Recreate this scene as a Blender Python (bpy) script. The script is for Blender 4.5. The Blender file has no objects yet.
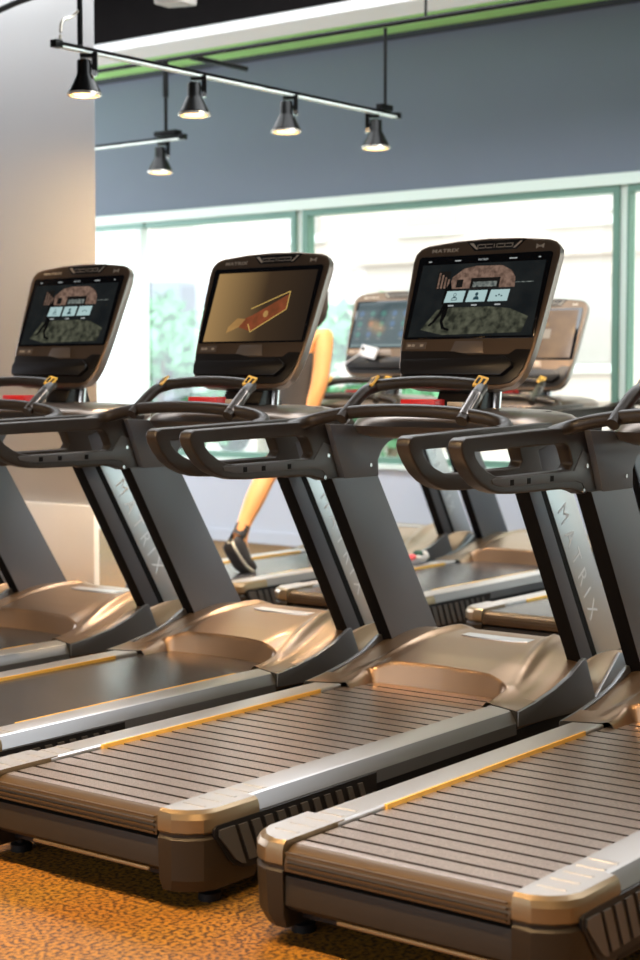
import bpy, bmesh, math, random
from mathutils import Vector, Matrix
random.seed(7)
R = math.radians
C = bpy.context.scene.collection
sc = bpy.context.scene

# ------------------------------------------------------------------ camera
cam = bpy.data.cameras.new('camera')
cam.sensor_width = 36.0
cam.lens = 1608.8 / 960 * 36
cam.clip_start = .05; cam.clip_end = 200
cam.dof.use_dof = True
cam.dof.focus_distance = 4.5
cam.dof.aperture_fstop = 3.4
camo = bpy.data.objects.new('camera', cam); C.objects.link(camo)
camo.location = (-2.6848, -1.8518, 1.2425)
camo.rotation_euler = (R(90 - 3.652), 0, R(37.284 - 90))
sc.camera = camo

# ------------------------------------------------------------------ world, sun, exposure
w = bpy.data.worlds.new('sky'); sc.world = w; w.use_nodes = True
bg = w.node_tree.nodes['Background']
bg.inputs[0].default_value = (.86, .95, 1.0, 1); bg.inputs[1].default_value = 2.1
sun = bpy.data.lights.new('sun', 'SUN'); sun.energy = 1.0; sun.angle = R(6); sun.color = (1, .95, .88)
suno = bpy.data.objects.new('sun', sun); C.objects.link(suno)
suno.rotation_euler = Vector((.62, .25, -.75)).to_track_quat('-Z', 'Y').to_euler()
sc.view_settings.view_transform = 'Standard'
sc.view_settings.look = 'None'
sc.view_settings.gamma = 1
sc.view_settings.use_curve_mapping = False
sc.view_settings.exposure = 0.95
def area(name, loc, aim, sx, sy, watts, col):
    l = bpy.data.lights.new(name, 'AREA'); l.shape = 'RECTANGLE'; l.size = sx; l.size_y = sy; l.energy = watts; l.color = col
    o = bpy.data.objects.new(name, l); C.objects.link(o); o.location = loc
    o.rotation_euler = (Vector(aim) - Vector(loc)).to_track_quat('-Z', 'Y').to_euler()
# added cool fill areas, no windows: behind the camera and at the left end
area('rear_fill', (-6.8, 1.5, 2.1), (0, 1.5, 1.9), 10, 3.0, 125, (.93, .96, 1.0))
area('left_fill', (3.5, 10.8, 2.0), (3.5, 0, 1.9), 5.5, 3.0, 300, (.82, .88, 1.0))
# added overhead fill above the aisle, brightens upward-facing surfaces; no fixture modelled
area('overhead_fill', (3.3, 2.2, 3.70), (3.3, 2.2, 0), 1.6, 8.5, 190, (.93, .97, 1.0))
LAMP = 140.0      # watts of a track spotlight

# ------------------------------------------------------------------ materials
def mat(name, col, rough=.5, metal=0., bump=0, bscale=200, var=0, vscale=8, spec=.5, coat=0, emit=None, estr=0):
    m = bpy.data.materials.new(name); m.use_nodes = True
    nt = m.node_tree; b = nt.nodes['Principled BSDF']
    b.inputs['Base Color'].default_value = (*col, 1)
    b.inputs['Roughness'].default_value = rough
    b.inputs['Metallic'].default_value = metal
    b.inputs['Specular IOR Level'].default_value = spec
    b.inputs['Coat Weight'].default_value = coat
    tc = None
    if bump or var: tc = nt.nodes.new('ShaderNodeTexCoord')
    if bump:
        n = nt.nodes.new('ShaderNodeTexNoise'); n.inputs['Scale'].default_value = bscale; n.inputs['Detail'].default_value = 3
        bp = nt.nodes.new('ShaderNodeBump'); bp.inputs['Strength'].default_value = bump; bp.inputs['Distance'].default_value = .002
        nt.links.new(tc.outputs['Object'], n.inputs['Vector']); nt.links.new(n.outputs['Fac'], bp.inputs['Height'])
        nt.links.new(bp.outputs['Normal'], b.inputs['Normal'])
    if var:
        n = nt.nodes.new('ShaderNodeTexNoise'); n.inputs['Scale'].default_value = vscale; n.inputs['Detail'].default_value = 4
        mx = nt.nodes.new('ShaderNodeMix'); mx.data_type = 'RGBA'
        mx.inputs[6].default_value = (*[max(0, c * (1 - var)) for c in col], 1)
        mx.inputs[7].default_value = (*[min(1, c * (1 + var)) for c in col], 1)
        nt.links.new(tc.outputs['Object'], n.inputs['Vector']); nt.links.new(n.outputs['Fac'], mx.inputs[0])
        nt.links.new(mx.outputs[2], b.inputs['Base Color'])
    if emit:
        b.inputs['Emission Color'].default_value = (*emit, 1); b.inputs['Emission Strength'].default_value = estr
    return m

M = {}
M['frame_black'] = mat('frame_black', (.010, .010, .011), .45, bump=.15, spec=.25)
M['soft_black'] = mat('soft_black', (.021, .015, .011), .38, bump=.3, bscale=500, spec=.42)
M['upright_grey'] = mat('upright_grey', (.120, .127, .145), .42, .3, bump=.1, bscale=400, spec=.3)
M['guard'] = mat('rear_guard', (.10, .065, .035), .42, .6)
M['grip_metal'] = mat('grip_metal', (.22, .20, .19), .3, .9)
M['plate_grey'] = mat('plate_grey', (.085, .085, .09), .42, .3, bump=.1, bscale=400)
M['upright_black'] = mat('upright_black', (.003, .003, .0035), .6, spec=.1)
M['silver'] = mat('silver_panel', (.52, .54, .56), .36, .75, bump=.05, bscale=300)
M['letter'] = mat('letter_white', (.72, .74, .76), .5)
M['rail'] = mat('rail_silver', (.58, .58, .60), .36, .8, bump=.1, bscale=350)
M['rail_edge'] = mat('rail_edge', (.16, .17, .185), .36, .6)
M['cap'] = mat('end_cap', (.24, .18, .11), .34, .7, bump=.15, bscale=400)
M['cap_low'] = mat('end_cap_lower', (.024, .018, .012), .5, .25, bump=.15, bscale=400)
M['cowl'] = mat('motor_cover_warm_tint', (.31, .205, .130), .36, .85, coat=.15, bump=.06, bscale=300, var=.06, vscale=3)  # grey cover; part of the warm lamp light is put into this colour
M['belt'] = mat('belt_smooth', (.050, .050, .056), .26, bump=.1, bscale=300, var=.2, vscale=6)
M['yellow'] = mat('yellow_strip', (.85, .52, .10), .5)
M['console'] = mat('console_warm_tint', (.17, .115, .075), .34, .65, bump=.08, bscale=400)  # grey housing with a warm lamp tint put into its base colour
M['console_dark'] = mat('console_dark', (.011, .009, .008), .33, bump=.1, spec=.35)
M['console_edge'] = mat('console_edge', (.30, .27, .25), .32, .8)
M['glass_black'] = mat('screen_glass', (.006, .006, .007), .06, spec=.6)
M['chrome'] = mat('chrome', (.6, .6, .6), .2, 1)
M['red'] = mat('red_plastic', (.75, .02, .02), .35)
M['amber'] = mat('sensor_yellow', (.85, .50, .08), .4)
M['dash'] = mat('dash_bronze', (.16, .125, .10), .28, .6)
M['plaque'] = mat('console_plaque', (.23, .18, .14), .4, .6)
M['gold_text'] = mat('console_lettering', (.62, .52, .40), .4, .3)
M['tray'] = mat('tray_black', (.013, .010, .008), .3, spec=.4)
M['slat'] = mat('vent_slat', (.10, .095, .09), .45, .4)
M['black'] = mat('void_black', (.004, .004, .004), .8)
M['wall_blue'] = mat('wall_blue', (.160, .185, .240), .75, bump=.1, bscale=60, var=.05, vscale=2)
M['wall_low_lit'] = mat('wall_low_glare', (.56, .60, .68), .7, var=.04, vscale=2)  # same blue paint as the header wall, window glare put into the colour
M['pillar'] = mat('pillar_paint', (.50, .50, .50), .8, bump=.1, bscale=50, var=.03, vscale=2)
M['white'] = mat('white_paint', (.80, .80, .79), .6, var=.03)
M['ceil'] = mat('ceiling_black', (.008, .007, .007), 1.0, var=.2, spec=.03)
M['green'] = mat('ceiling_green_bounce', (.42, .80, .26), .7, var=.25, vscale=3)  # green light bounced onto the soffit is put into its base colour
M['trim_dark'] = mat('trim_dark', (.03, .035, .045), .7)
M['frame_green'] = mat('window_frame_green', (.13, .25, .19), .45, .2)
M['frame_white'] = mat('window_frame_white', (.78, .88, .82), .45)
M['lamp'] = mat('lamp_black', (.004, .004, .004), .28, spec=.15)
M['lamp_rim'] = mat('lamp_rim', (.8, .75, .65), .25, .6)
M['bulb'] = mat('bulb_warm', (1, .8, .5), .5, emit=(1, .55, .20), estr=3.5)
M['track'] = mat('track_metal', (.85, .92, .88), .4, .2)
M['outer_ground'] = mat('outer_ground', (.62, .60, .57), .9, var=.08, vscale=1)
M['facade'] = mat('facade_pale', (.60, .475, .44), .9, var=.06, vscale=.6)
M['facade_win'] = mat('facade_window', (.45, .38, .37), .5)
M['leaf'] = mat('foliage', (.13, .34, .17), .7, var=.45, vscale=1.5)
M['trunk'] = mat('trunk', (.20, .14, .09), .9)
M['grey_wall'] = mat('rear_wall', (.20, .18, .17), .8)
M['skin'] = mat('skin', (.72, .33, .12), .5, bump=.05, var=.06, vscale=10)
M['hair'] = mat('hair', (.03, .018, .012), .5, bump=.5, bscale=150)
M['tank'] = mat('tank_top', (.035, .03, .028), .8, bump=.2)
M['shorts'] = mat('shorts', (.02, .024, .035), .8, bump=.2)
M['shoe'] = mat('shoe_black', (.03, .028, .03), .6, bump=.3)
M['sole'] = mat('shoe_sole', (.72, .70, .62), .6)
M['lace'] = mat('lace', (.6, .6, .6), .7)
M['towel'] = mat('grey_cloth', (.45, .46, .47), .9, bump=.4, bscale=100)
M['dkgreen'] = mat('dark_green', (.02, .07, .05), .6)
M['pinkred'] = mat('pinkish_red', (.7, .10, .12), .5)
M['phone_white'] = mat('white_plastic', (.8, .78, .76), .4)

def nodes_of(name):
    m = bpy.data.materials.new(name); m.use_nodes = True
    return m, m.node_tree, m.node_tree.nodes['Principled BSDF']

# slatted belt: woven micro texture on each slat, dark gap lines are modelled
def slat_mat():
    m, nt, b = nodes_of('belt_slats'); b.inputs['Roughness'].default_value = .31; b.inputs['Metallic'].default_value = .85
    tc = nt.nodes.new('ShaderNodeTexCoord'); mp = nt.nodes.new('ShaderNodeMapping'); mp.inputs['Scale'].default_value = (1, 1, .01)
    v = nt.nodes.new('ShaderNodeTexVoronoi'); v.inputs['Scale'].default_value = 130; v.inputs['Randomness'].default_value = .15
    nt.links.new(tc.outputs['Object'], mp.inputs[0]); nt.links.new(mp.outputs[0], v.inputs['Vector'])
    cr = nt.nodes.new('ShaderNodeValToRGB'); cr.color_ramp.elements[0].position = .15; cr.color_ramp.elements[0].color = (.78, .67, .62, 1)
    cr.color_ramp.elements[1].position = .6; cr.color_ramp.elements[1].color = (.34, .28, .255, 1)
    nt.links.new(v.outputs['Distance'], cr.inputs[0]); nt.links.new(cr.outputs[0], b.inputs['Base Color'])
    bp = nt.nodes.new('ShaderNodeBump'); bp.inputs['Strength'].default_value = .35; bp.inputs['Distance'].default_value = .002; bp.invert = True
    nt.links.new(v.outputs['Distance'], bp.inputs['Height']); nt.links.new(bp.outputs[0], b.inputs['Normal'])
    return m
M['slats'] = slat_mat()
M['slat_gap'] = mat('slat_gap', (.012, .008, .007), .7)

def floor_mat():
    m, nt, b = nodes_of('speckled_floor'); b.inputs['Roughness'].default_value = .62
    tc = nt.nodes.new('ShaderNodeTexCoord')
    n = nt.nodes.new('ShaderNodeTexNoise'); n.inputs['Scale'].default_value = 85; n.inputs['Detail'].default_value = 5
    n2 = nt.nodes.new('ShaderNodeTexNoise'); n2.inputs['Scale'].default_value = 3
    cr = nt.nodes.new('ShaderNodeValToRGB')
    cr.color_ramp.elements[0].position = .40; cr.color_ramp.elements[0].color = (.060, .022, .004, 1)
    cr.color_ramp.elements[1].position = .58; cr.color_ramp.elements[1].color = (.40, .180, .014, 1)
    mx = nt.nodes.new('ShaderNodeMix'); mx.data_type = 'RGBA'; mx.blend_type = 'MULTIPLY'; mx.inputs[0].default_value = .3
    nt.links.new(tc.outputs['Object'], n.inputs['Vector']); nt.links.new(tc.outputs['Object'], n2.inputs['Vector'])
    nt.links.new(n.outputs['Fac'], cr.inputs[0]); nt.links.new(cr.outputs[0], mx.inputs[6]); nt.links.new(n2.outputs['Color'], mx.inputs[7])
    nt.links.new(mx.outputs[2], b.inputs['Base Color'])
    bp = nt.nodes.new('ShaderNodeBump'); bp.inputs['Strength'].default_value = .5; bp.inputs['Distance'].default_value = .003
    nt.links.new(n.outputs['Fac'], bp.inputs['Height']); nt.links.new(bp.outputs[0], b.inputs['Normal'])
    return m
M['floor'] = floor_mat()

def glass_mat():
    m = bpy.data.materials.new('window_glass'); m.use_nodes = True; nt = m.node_tree
    nt.nodes.remove(nt.nodes['Principled BSDF']); out = nt.nodes['Material Output']
    t = nt.nodes.new('ShaderNodeBsdfTransparent'); t.inputs[0].default_value = (.93, .99, .95, 1)
    g = nt.nodes.new('ShaderNodeBsdfGlossy'); g.inputs['Roughness'].default_value = .03
    mx = nt.nodes.new('ShaderNodeMixShader'); mx.inputs[0].default_value = .06
    nt.links.new(t.outputs[0], mx.inputs[1]); nt.links.new(g.outputs[0], mx.inputs[2]); nt.links.new(mx.outputs[0], out.inputs[0])
    return m
M['glass'] = glass_mat()

def emis(name, c, s=1.0, noise=None, scale=20):
    """a lit patch of a display; noise = second colour mixed in by a noise texture"""
    m = bpy.data.materials.new(name); m.use_nodes = True; nt = m.node_tree
    b = nt.nodes['Principled BSDF']; b.inputs['Base Color'].default_value = (.005, .005, .005, 1); b.inputs['Roughness'].default_value = .08
    b.inputs['Emission Color'].default_value = (*c, 1); b.inputs['Emission Strength'].default_value = s * .55
    if noise:
        tc = nt.nodes.new('ShaderNodeTexCoord'); n = nt.nodes.new('ShaderNodeTexNoise'); n.inputs['Scale'].default_value = scale; n.inputs['Detail'].default_value = 5
        cr = nt.nodes.new('ShaderNodeValToRGB'); cr.color_ramp.elements[0].position = .35; cr.color_ramp.elements[1].position = .65
        cr.color_ramp.elements[0].color = (*c, 1); cr.color_ramp.elements[1].color = (*noise, 1)
        nt.links.new(tc.outputs['Object'], n.inputs['Vector']); nt.links.new(n.outputs['Fac'], cr.inputs[0]); nt.links.new(cr.outputs[0], b.inputs['Emission Color'])
    return m
D = dict(
    night=emis('display_night', (.006, .008, .009), 1, (.012, .014, .014), 12),
    brick=emis('display_brick', (.09, .055, .04), 1, (.22, .14, .105), 60),
    doorway=emis('display_doorway', (.008, .007, .006), 1),
    sign=emis('display_sign', (.20, .22, .20), 1, (.04, .05, .05), 80),
    ground=emis('display_ground', (.018, .020, .014), 1, (.085, .088, .06), 40),
    figure=emis('display_figure', (.002, .002, .002), 1),
    button=emis('display_button', (.36, .50, .50), 1),
    glyph=emis('display_glyph', (.02, .05, .06), 1),
    word=emis('display_word', (.35, .37, .37), 1),
    icon_blue=emis('display_icon_blue', (.07, .14, .24), 1),
    icon_green=emis('display_icon_green', (.07, .20, .17), 1),
    icon_red=emis('display_icon_red', (.20, .13, .12), 1),
    slate=emis('display_slate', (.045, .075, .085), 1, (.07, .11, .12), 5),
    bar=emis('display_bar', (.16, .22, .22), 1),
    ad_red=emis('display_red_box', (.22, .055, .022), 1, (.13, .04, .015), 25),
    ad_line=emis('display_yellow_line', (.55, .36, .10), 1),
    ad_glow=emis('display_glow', (.42, .24, .08), 1, (.28, .15, .05), 12),
    tan=emis('display_tan', (.30, .17, .075), 1, (.19, .10, .045), 8),
    pale=emis('display_pale', (.45, .36, .26), 1),
)
def amber_mat():
    m, nt, b = nodes_of('display_amber'); b.inputs['Base Color'].default_value = (.005, .005, .005, 1); b.inputs['Roughness'].default_value = .08
    tc = nt.nodes.new('ShaderNodeTexCoord'); sp = nt.nodes.new('ShaderNodeSeparateXYZ')
    mr = nt.nodes.new('ShaderNodeMapRange'); mr.inputs[1].default_value = -.25; mr.inputs[2].default_value = .25
    cr = nt.nodes.new('ShaderNodeValToRGB'); e = cr.color_ramp.elements
    e[0].position = 0; e[0].color = (.018, .012, .008, 1); e[1].position = 1; e[1].color = (.34, .21, .085, 1)
    x = e.new(.45); x.color = (.045, .027, .014, 1)
    nt.links.new(tc.outputs['Object'], sp.inputs[0]); nt.links.new(sp.outputs['Y'], mr.inputs[0]); nt.links.new(mr.outputs[0], cr.inputs[0])
    nt.links.new(cr.outputs[0], b.inputs['Emission Color']); b.inputs['Emission Strength'].default_value = .55
    return m
D['amber'] = amber_mat()

# ------------------------------------------------------------------ mesh helpers
def finish(bm, name, mats, sharp=35, smooth=True):
    bmesh.ops.recalc_face_normals(bm, faces=bm.faces)
    for f in bm.faces: f.smooth = smooth
    for e in bm.edges:
        if len(e.link_faces) == 2 and e.calc_face_angle(0) > R(sharp): e.smooth = False
    me = bpy.data.meshes.new(name); bm.to_mesh(me); bm.free()
    for m in (mats if isinstance(mats, (list, tuple)) else [mats]): me.materials.append(m)
    return me
def place(name, me, parent=None, loc=None):
    o = bpy.data.objects.new(name, me); C.objects.link(o)
    if parent: o.parent = parent
    if loc: o.location = loc
    return o
def empty(name, loc, rz=0):
    o = bpy.data.objects.new(name, None); C.objects.link(o); o.location = loc; o.rotation_euler[2] = rz; o.empty_display_size = .1
    return o
def tag(o, label, cat, group=None, kind=None):
    o['label'] = label; o['category'] = cat
    if group: o['group'] = group
    if kind: o['kind'] = kind
    return o
def struct(o, label=None):
    o['kind'] = 'structure'
    if label: o['label'] = label
    return o
def bevel(bm, w, ang=30, seg=2, edges=None):
    es = edges or [e for e in bm.edges if len(e.link_faces) == 2 and e.calc_face_angle(0) > R(ang)]
    if es: bmesh.ops.bevel(bm, geom=es, offset=w, segments=seg, profile=.6, affect='EDGES', clamp_overlap=True)
def box(bm, x0, x1, y0, y1, z0, z1, mi=0):
    vs = [bm.verts.new((x, y, z)) for x in (x0, x1) for y in (y0, y1) for z in (z0, z1)]
    fs = [(0, 1, 3, 2), (4, 6, 7, 5), (0, 4, 5, 1), (2, 3, 7, 6), (0, 2, 6, 4), (1, 5, 7, 3)]
    out = [bm.faces.new([vs[i] for i in f]) for f in fs]
    for f in out: f.material_index = mi
    return out
def box_me(name, b, m, bv=0, seg=2):
    bm = bmesh.new(); box(bm, *b)
    bmesh.ops.recalc_face_normals(bm, faces=bm.faces)
    if bv: bevel(bm, bv, seg=seg)
    return finish(bm, name, m)
def prism(bm, pts, a0, a1, axis='Y', holes=(), mi=0, fn=None):
    """pts: outline in the plane across the axis; axis Y -> (x,z), Z -> (x,y), X -> (y,z); fn(u,v,w) overrides"""
    def P(u, v, a):
        if fn: return fn(u, v, a)
        return {'Y': (u, a, v), 'Z': (u, v, a), 'X': (a, u, v)}[axis]
    tmp = bmesh.new(); edges = []
    for loop in [pts] + list(holes):
        vs = [tmp.verts.new((u, v, 0)) for u, v in loop]
        for i in range(len(vs)): edges.append(tmp.edges.new((vs[i], vs[(i + 1) % len(vs)])))
    if holes:
        bmesh.ops.triangle_fill(tmp, edges=edges, use_beauty=True, use_dissolve=False)
        tris = [[(v.co.x, v.co.y) for v in f.verts] for f in tmp.faces]
    else:
        tris = [list(pts)]
    tmp.free()
    idx = {}
    def V(u, v, s):
        k = (round(u, 6), round(v, 6), s)
        if k not in idx: idx[k] = bm.verts.new(P(u, v, a1 if s else a0))
        return idx[k]
    out = []
    for t in tris:
        out.append(bm.faces.new([V(u, v, 1) for u, v in t])); out.append(bm.faces.new([V(u, v, 0) for u, v in reversed(t)]))
    for loop in [pts] + list(holes):
        n = len(loop)
        for i in range(n):
            a, b = loop[i], loop[(i + 1) % n]
            out.append(bm.faces.new([V(*a, 0), V(*b, 0), V(*b, 1), V(*a, 1)]))
    for f in out: f.material_index = mi
    bmesh.ops.recalc_face_normals(bm, faces=bm.faces)
    return out
def prism_me(name, pts, a0, a1, m, axis='Y', bv=0, holes=(), fn=None, seg=2, sharp=35):
    bm = bmesh.new(); prism(bm, pts, a0, a1, axis, holes, fn=fn)
    if bv: bevel(bm, bv, ang=40, seg=seg)
    return finish(bm, name, m, sharp)
def smooth_path(pts, n=6):
    pts = [Vector(p) for p in pts]; out = []
    for i in range(len(pts) - 1):
        p0 = pts[max(i - 1, 0)]; p1 = pts[i]; p2 = pts[i + 1]; p3 = pts[min(i + 2, len(pts) - 1)]
        for k in range(n):
            t = k / n; out.append(.5 * ((2 * p1) + (-p0 + p2) * t + (2 * p0 - 5 * p1 + 4 * p2 - p3) * t * t + (-p0 + 3 * p1 - 3 * p2 + p3) * t ** 3))
    out.append(pts[-1]); return out
def tube(bm, path, r, seg=12, mi=0, cap=True, flat=1.0):
    path = [Vector(p) for p in path]; rings = []; up = Vector((0, 0, 1))
    for i, p in enumerate(path):
        t = (path[min(i + 1, len(path) - 1)] - path[max(i - 1, 0)]).normalized()
        a = t.cross(up)
        if a.length < .05: a = t.cross(Vector((1, 0, 0)))
        a.normalize(); b = a.cross(t)
        rr = r[i] if isinstance(r, (list, tuple)) else r
        rings.append([bm.verts.new(p + a * math.cos(2 * math.pi * k / seg) * rr + b * math.sin(2 * math.pi * k / seg) * rr * flat) for k in range(seg)])
    for A, B in zip(rings, rings[1:]):
        for k in range(seg):
            f = bm.faces.new([A[k], A[(k + 1) % seg], B[(k + 1) % seg], B[k]]); f.material_index = mi
    if cap:
        bm.faces.new(rings[0]).material_index = mi; bm.faces.new(rings[-1]).material_index = mi
def tube_me(name, path, r, m, seg=12, flat=1.0):
    bm = bmesh.new(); tube(bm, path, r, seg, flat=flat); return finish(bm, name, m, 50)
def lathe(bm, prof, c=(0, 0, 0), seg=24, mi=0):
    """prof: (radius, z) pairs"""
    rings = []
    for r, z in prof:
        if r < 1e-6: rings.append([bm.verts.new((c[0], c[1], c[2] + z))])
        else: rings.append([bm.verts.new((c[0] + r * math.cos(2 * math.pi * k / seg), c[1] + r * math.sin(2 * math.pi * k / seg), c[2] + z)) for k in range(seg)])
    for A, B in zip(rings, rings[1:]):
        for k in range(seg):
            a, b = A[k % len(A)], A[(k + 1) % len(A)]; c2, d = B[(k + 1) % len(B)], B[k % len(B)]
            vs = []
            for v in (a, b, c2, d):
                if v not in vs: vs.append(v)
            if len(vs) > 2: bm.faces.new(vs).material_index = mi
def text_me(name, s, size, m, fn, extrude=.0006, align='CENTER', bold=0.0, space=1.12):
    """lettering as a mesh; fn maps (x,y,z) of the flat text to the place"""
    cu = bpy.data.curves.new(name, 'FONT'); cu.body = s; cu.size = size; cu.extrude = extrude; cu.align_x = align; cu.align_y = 'CENTER'
    cu.offset = bold; cu.space_character = space
    o = bpy.data.objects.new(name, cu); C.objects.link(o)
    dg = bpy.context.evaluated_depsgraph_get(); dg.update()
    me = bpy.data.meshes.new_from_object(o.evaluated_get(dg))
    bpy.data.objects.remove(o); bpy.data.curves.remove(cu)
    for v in me.vertices: v.co = Vector(fn(*v.co))
    me.materials.clear(); me.materials.append(m); me.name = name
    return me
def lerp_tab(tab, x):
    if x <= tab[0][0]: return tab[0][1]
    for (a, b), (c, d) in zip(tab, tab[1:]):
        if x <= c:
            t = (x - a) / (c - a); return b + (d - b) * t
    return tab[-1][1]
def smooth_tab(tab, x, h=.02):
    return sum(lerp_tab(tab, x + h * k) for k in (-2, -1, 0, 1, 2)) / 5

# ------------------------------------------------------------------ the room
WX = 6.6
def sbox(name, b, m, label=None, bv=0):
    return struct(place(name, box_me(name, b, m, bv)), label)
sbox('floor', (-7, WX + .1, -6, 11, -.10, 0), M['floor'])
sbox('ceiling', (-7, 4.74, -6, 11, 3.75, 3.85), M['ceil'])
sbox('trim_1', (4.74, 5.03, -6, 11, 3.30, 3.36), M['white'])
sbox('trim_2', (4.73, 5.04, -6, 11, 3.36, 3.85), M['ceil'])
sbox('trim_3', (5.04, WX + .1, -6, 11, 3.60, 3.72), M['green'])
sbox('trim_4', (WX - .05, WX, -6, 11, 3.568, 3.60), M['trim_dark'])
sbox('wall_front', (WX, WX + .2, -6, 11, 2.52, 3.63), M['wall_blue'])
sbox('wall_sill', (WX, WX + .2, -6, 6.97, 0, .60), M['wall_low_lit'])
sbox('trim_5', (WX - .05, WX + .2, -6, 6.97, .60, .635), M['frame_white'])
sbox('baseboard_front', (WX - .015, WX, -6, 6.97, 0, .09), M['wall_low_lit'])
sbox('wall_back', (-7.1, -7, -6, 11, 0, 3.85), M['grey_wall'])
sbox('wall_right', (-7, WX, -6.1, -6, 0, 3.85), M['grey_wall'])
sbox('wall_left', (-7, WX, 11, 11.1, 0, 3.85), M['grey_wall'])
# window strip: white head band, green frame below it, mullions
def window(n, y0, y1, z0=.635):
    root = struct(empty('window_%d' % n, (WX + .05, (y0 + y1) / 2, z0)))
    def ch(name, b, m):
        me = box_me(name, (b[0] - WX - .05, b[1] - WX - .05, b[2] - (y0 + y1) / 2, b[3] - (y0 + y1) / 2, b[4] - z0, b[5] - z0), m, .004)
        return place(name, me, root)
    bm = bmesh.new(); cx, cy, cz = WX + .05, (y0 + y1) / 2, z0
    for b in ((WX + .0, WX + .09, y0, y1, 2.41, 2.452), (WX + .0, WX + .09, y0, y1, z0, z0 + .045),
              (WX + .0, WX + .09, y0, y0 + .045, z0 + .045, 2.41), (WX + .0, WX + .09, y1 - (.012 if n in (1, 3) else .045), y1, z0 + .045, 2.41))[:3 if n == 3 else 4]:
        box(bm, b[0] - cx, b[1] - cx, b[2] - cy, b[3] - cy, b[4] - cz, b[5] - cz)
    place('window_frame', finish(bm, 'window_frame', M['frame_green'] if n != 5 else M['frame_white']), root)
    ch('pane', (WX + .045, WX + .053, y0 + .045, y1 - (.012 if n in (1, 3) else .045), z0 + .045, 2.41), M['glass'])
    return root
sbox('trim_6', (WX - .03, WX + .2, -6, 11, 2.452, 2.525), M['frame_white'])
window(1, -1.2, 2.79); window(2, 2.845, 5.38); window(3, 5.44, 6.95)
for k, (a_, b_) in enumerate(((2.79, 2.845), (5.38, 5.44))): sbox('trim_%d' % (7 + k), (WX + .02, WX + .12, a_, b_, .635, 2.452), M['frame_white'])
window(4, -5.9, -1.22)
dr = window(5, 6.99, 8.9, .02)
dr.name = 'door_1'

sbox('trim_9', (WX - .01, WX - .002, 6.95, 11, 2.41, 2.452), M['frame_green'])
# pillar with a lower cladding panel
def poly_struct(name, pts, z0, z1, m):
    return struct(place(name, prism_me(name, pts, z0, z1, m, 'Z', .006)))
poly_struct('wall_pillar', [(3.02, 3.885), (3.22, 4.105), (3.22, 6.6), (3.02, 6.6)], .60, 3.75, M['pillar'])
poly_struct('wall_pillar_base', [(3.0, 3.895), (3.04, 3.900), (3.24, 4.12), (3.24, 6.6), (3.0, 6.6)], 0, .60, M['white'])

# ------------------------------------------------------------------ outside
sbox('ground', (WX + .2, 60, -30, 60, -.3, -.12), M['outer_ground'])
def facade():
    root = empty('building', (22, 14, -.12))
    bm = bmesh.new(); box(bm, 0, 4, -26, 26, 0, 16); bevel(bm, .05)
    place('wall', finish(bm, 'facade_wall', M['facade']), root)
    wm = box_me('window', (-.04, .02, -.55, .55, 0, 1.5), M['facade_win'], .01)
    fm = box_me('window_surround', (-.10, -.0, -.72, .72, -.16, -.02), M['white'], .01)
    for fl in range(3):
        for k in range(-7, 8):
            o = place('window', wm, root, (0, k * 3.1 + .4, 1.6 + fl * 2.5)); place('window_sill', fm, o)
    for fl in range(1, 5):
        place('cornice', box_me('cornice', (-.12, .02, -26, 26, 0, .12), M['facade']), root, (0, 0, .95 + fl * 2.5 - 2.5))
    tag(root, 'pale pink building facade with faint rows of windows across the street', 'building')
facade()
def tree(x, y, h, r, label, n=2600):
    root = empty('tree', (x, y, -.12))
    rr = random.Random(int(x * 31 + y * 17)); bm = bmesh.new()
    cl = [(Vector((rr.uniform(-.6, .6) * r, rr.uniform(-1, 1) * r, h * rr.uniform(.30, .86))), rr.uniform(.35, .55) * r) for _ in range(14)]
    for i in range(n):
        c, q = rr.choice(cl); d = Vector((rr.gauss(0, 1), rr.gauss(0, 1), rr.gauss(0, 1))).normalized()
        p = c + d * q * rr.uniform(.6, 1.05); s = rr.uniform(.08, .17)
        a = Vector((rr.gauss(0, 1), rr.gauss(0, 1), rr.gauss(0, 1))).normalized(); b = a.cross(d)
        if b.length < .1: continue
        b.normalize()
        bm.faces.new([bm.verts.new(p - a * s), bm.verts.new(p - b * s * .5), bm.verts.new(p + a * s), bm.verts.new(p + b * s * .5)])
    place('foliage', finish(bm, 'foliage', M['leaf'], smooth=False), root)
    tb = bmesh.new(); tube(tb, [(0, 0, 0), (.03, .02, h * .3), (-.04, 0, h * .6)], [.13, .10, .06], 10)
    for a in (0, 2.1, 4.2): tube(tb, [(0, 0, h * .3), (.5 * math.cos(a) * r, .5 * math.sin(a) * r, h * .62)], [.06, .025], 6)
    place('trunk', finish(tb, 'trunk', M['trunk']), root)
    tag(root, label, 'tree', 'street trees')
T_ = [(15.5, 15.2, 2.75, 1.1, 'leafy pale green tree outside, left of the tilted console with amber screen'),
      (15.0, 12.6, 2.6, 1.0, 'leafy green tree outside, hidden mostly by the console with amber screen'),
      (14.5, 10.0, 2.5, .9, 'leafy green tree outside, right of the walking woman')]
for t in T_: tree(*t)
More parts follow.
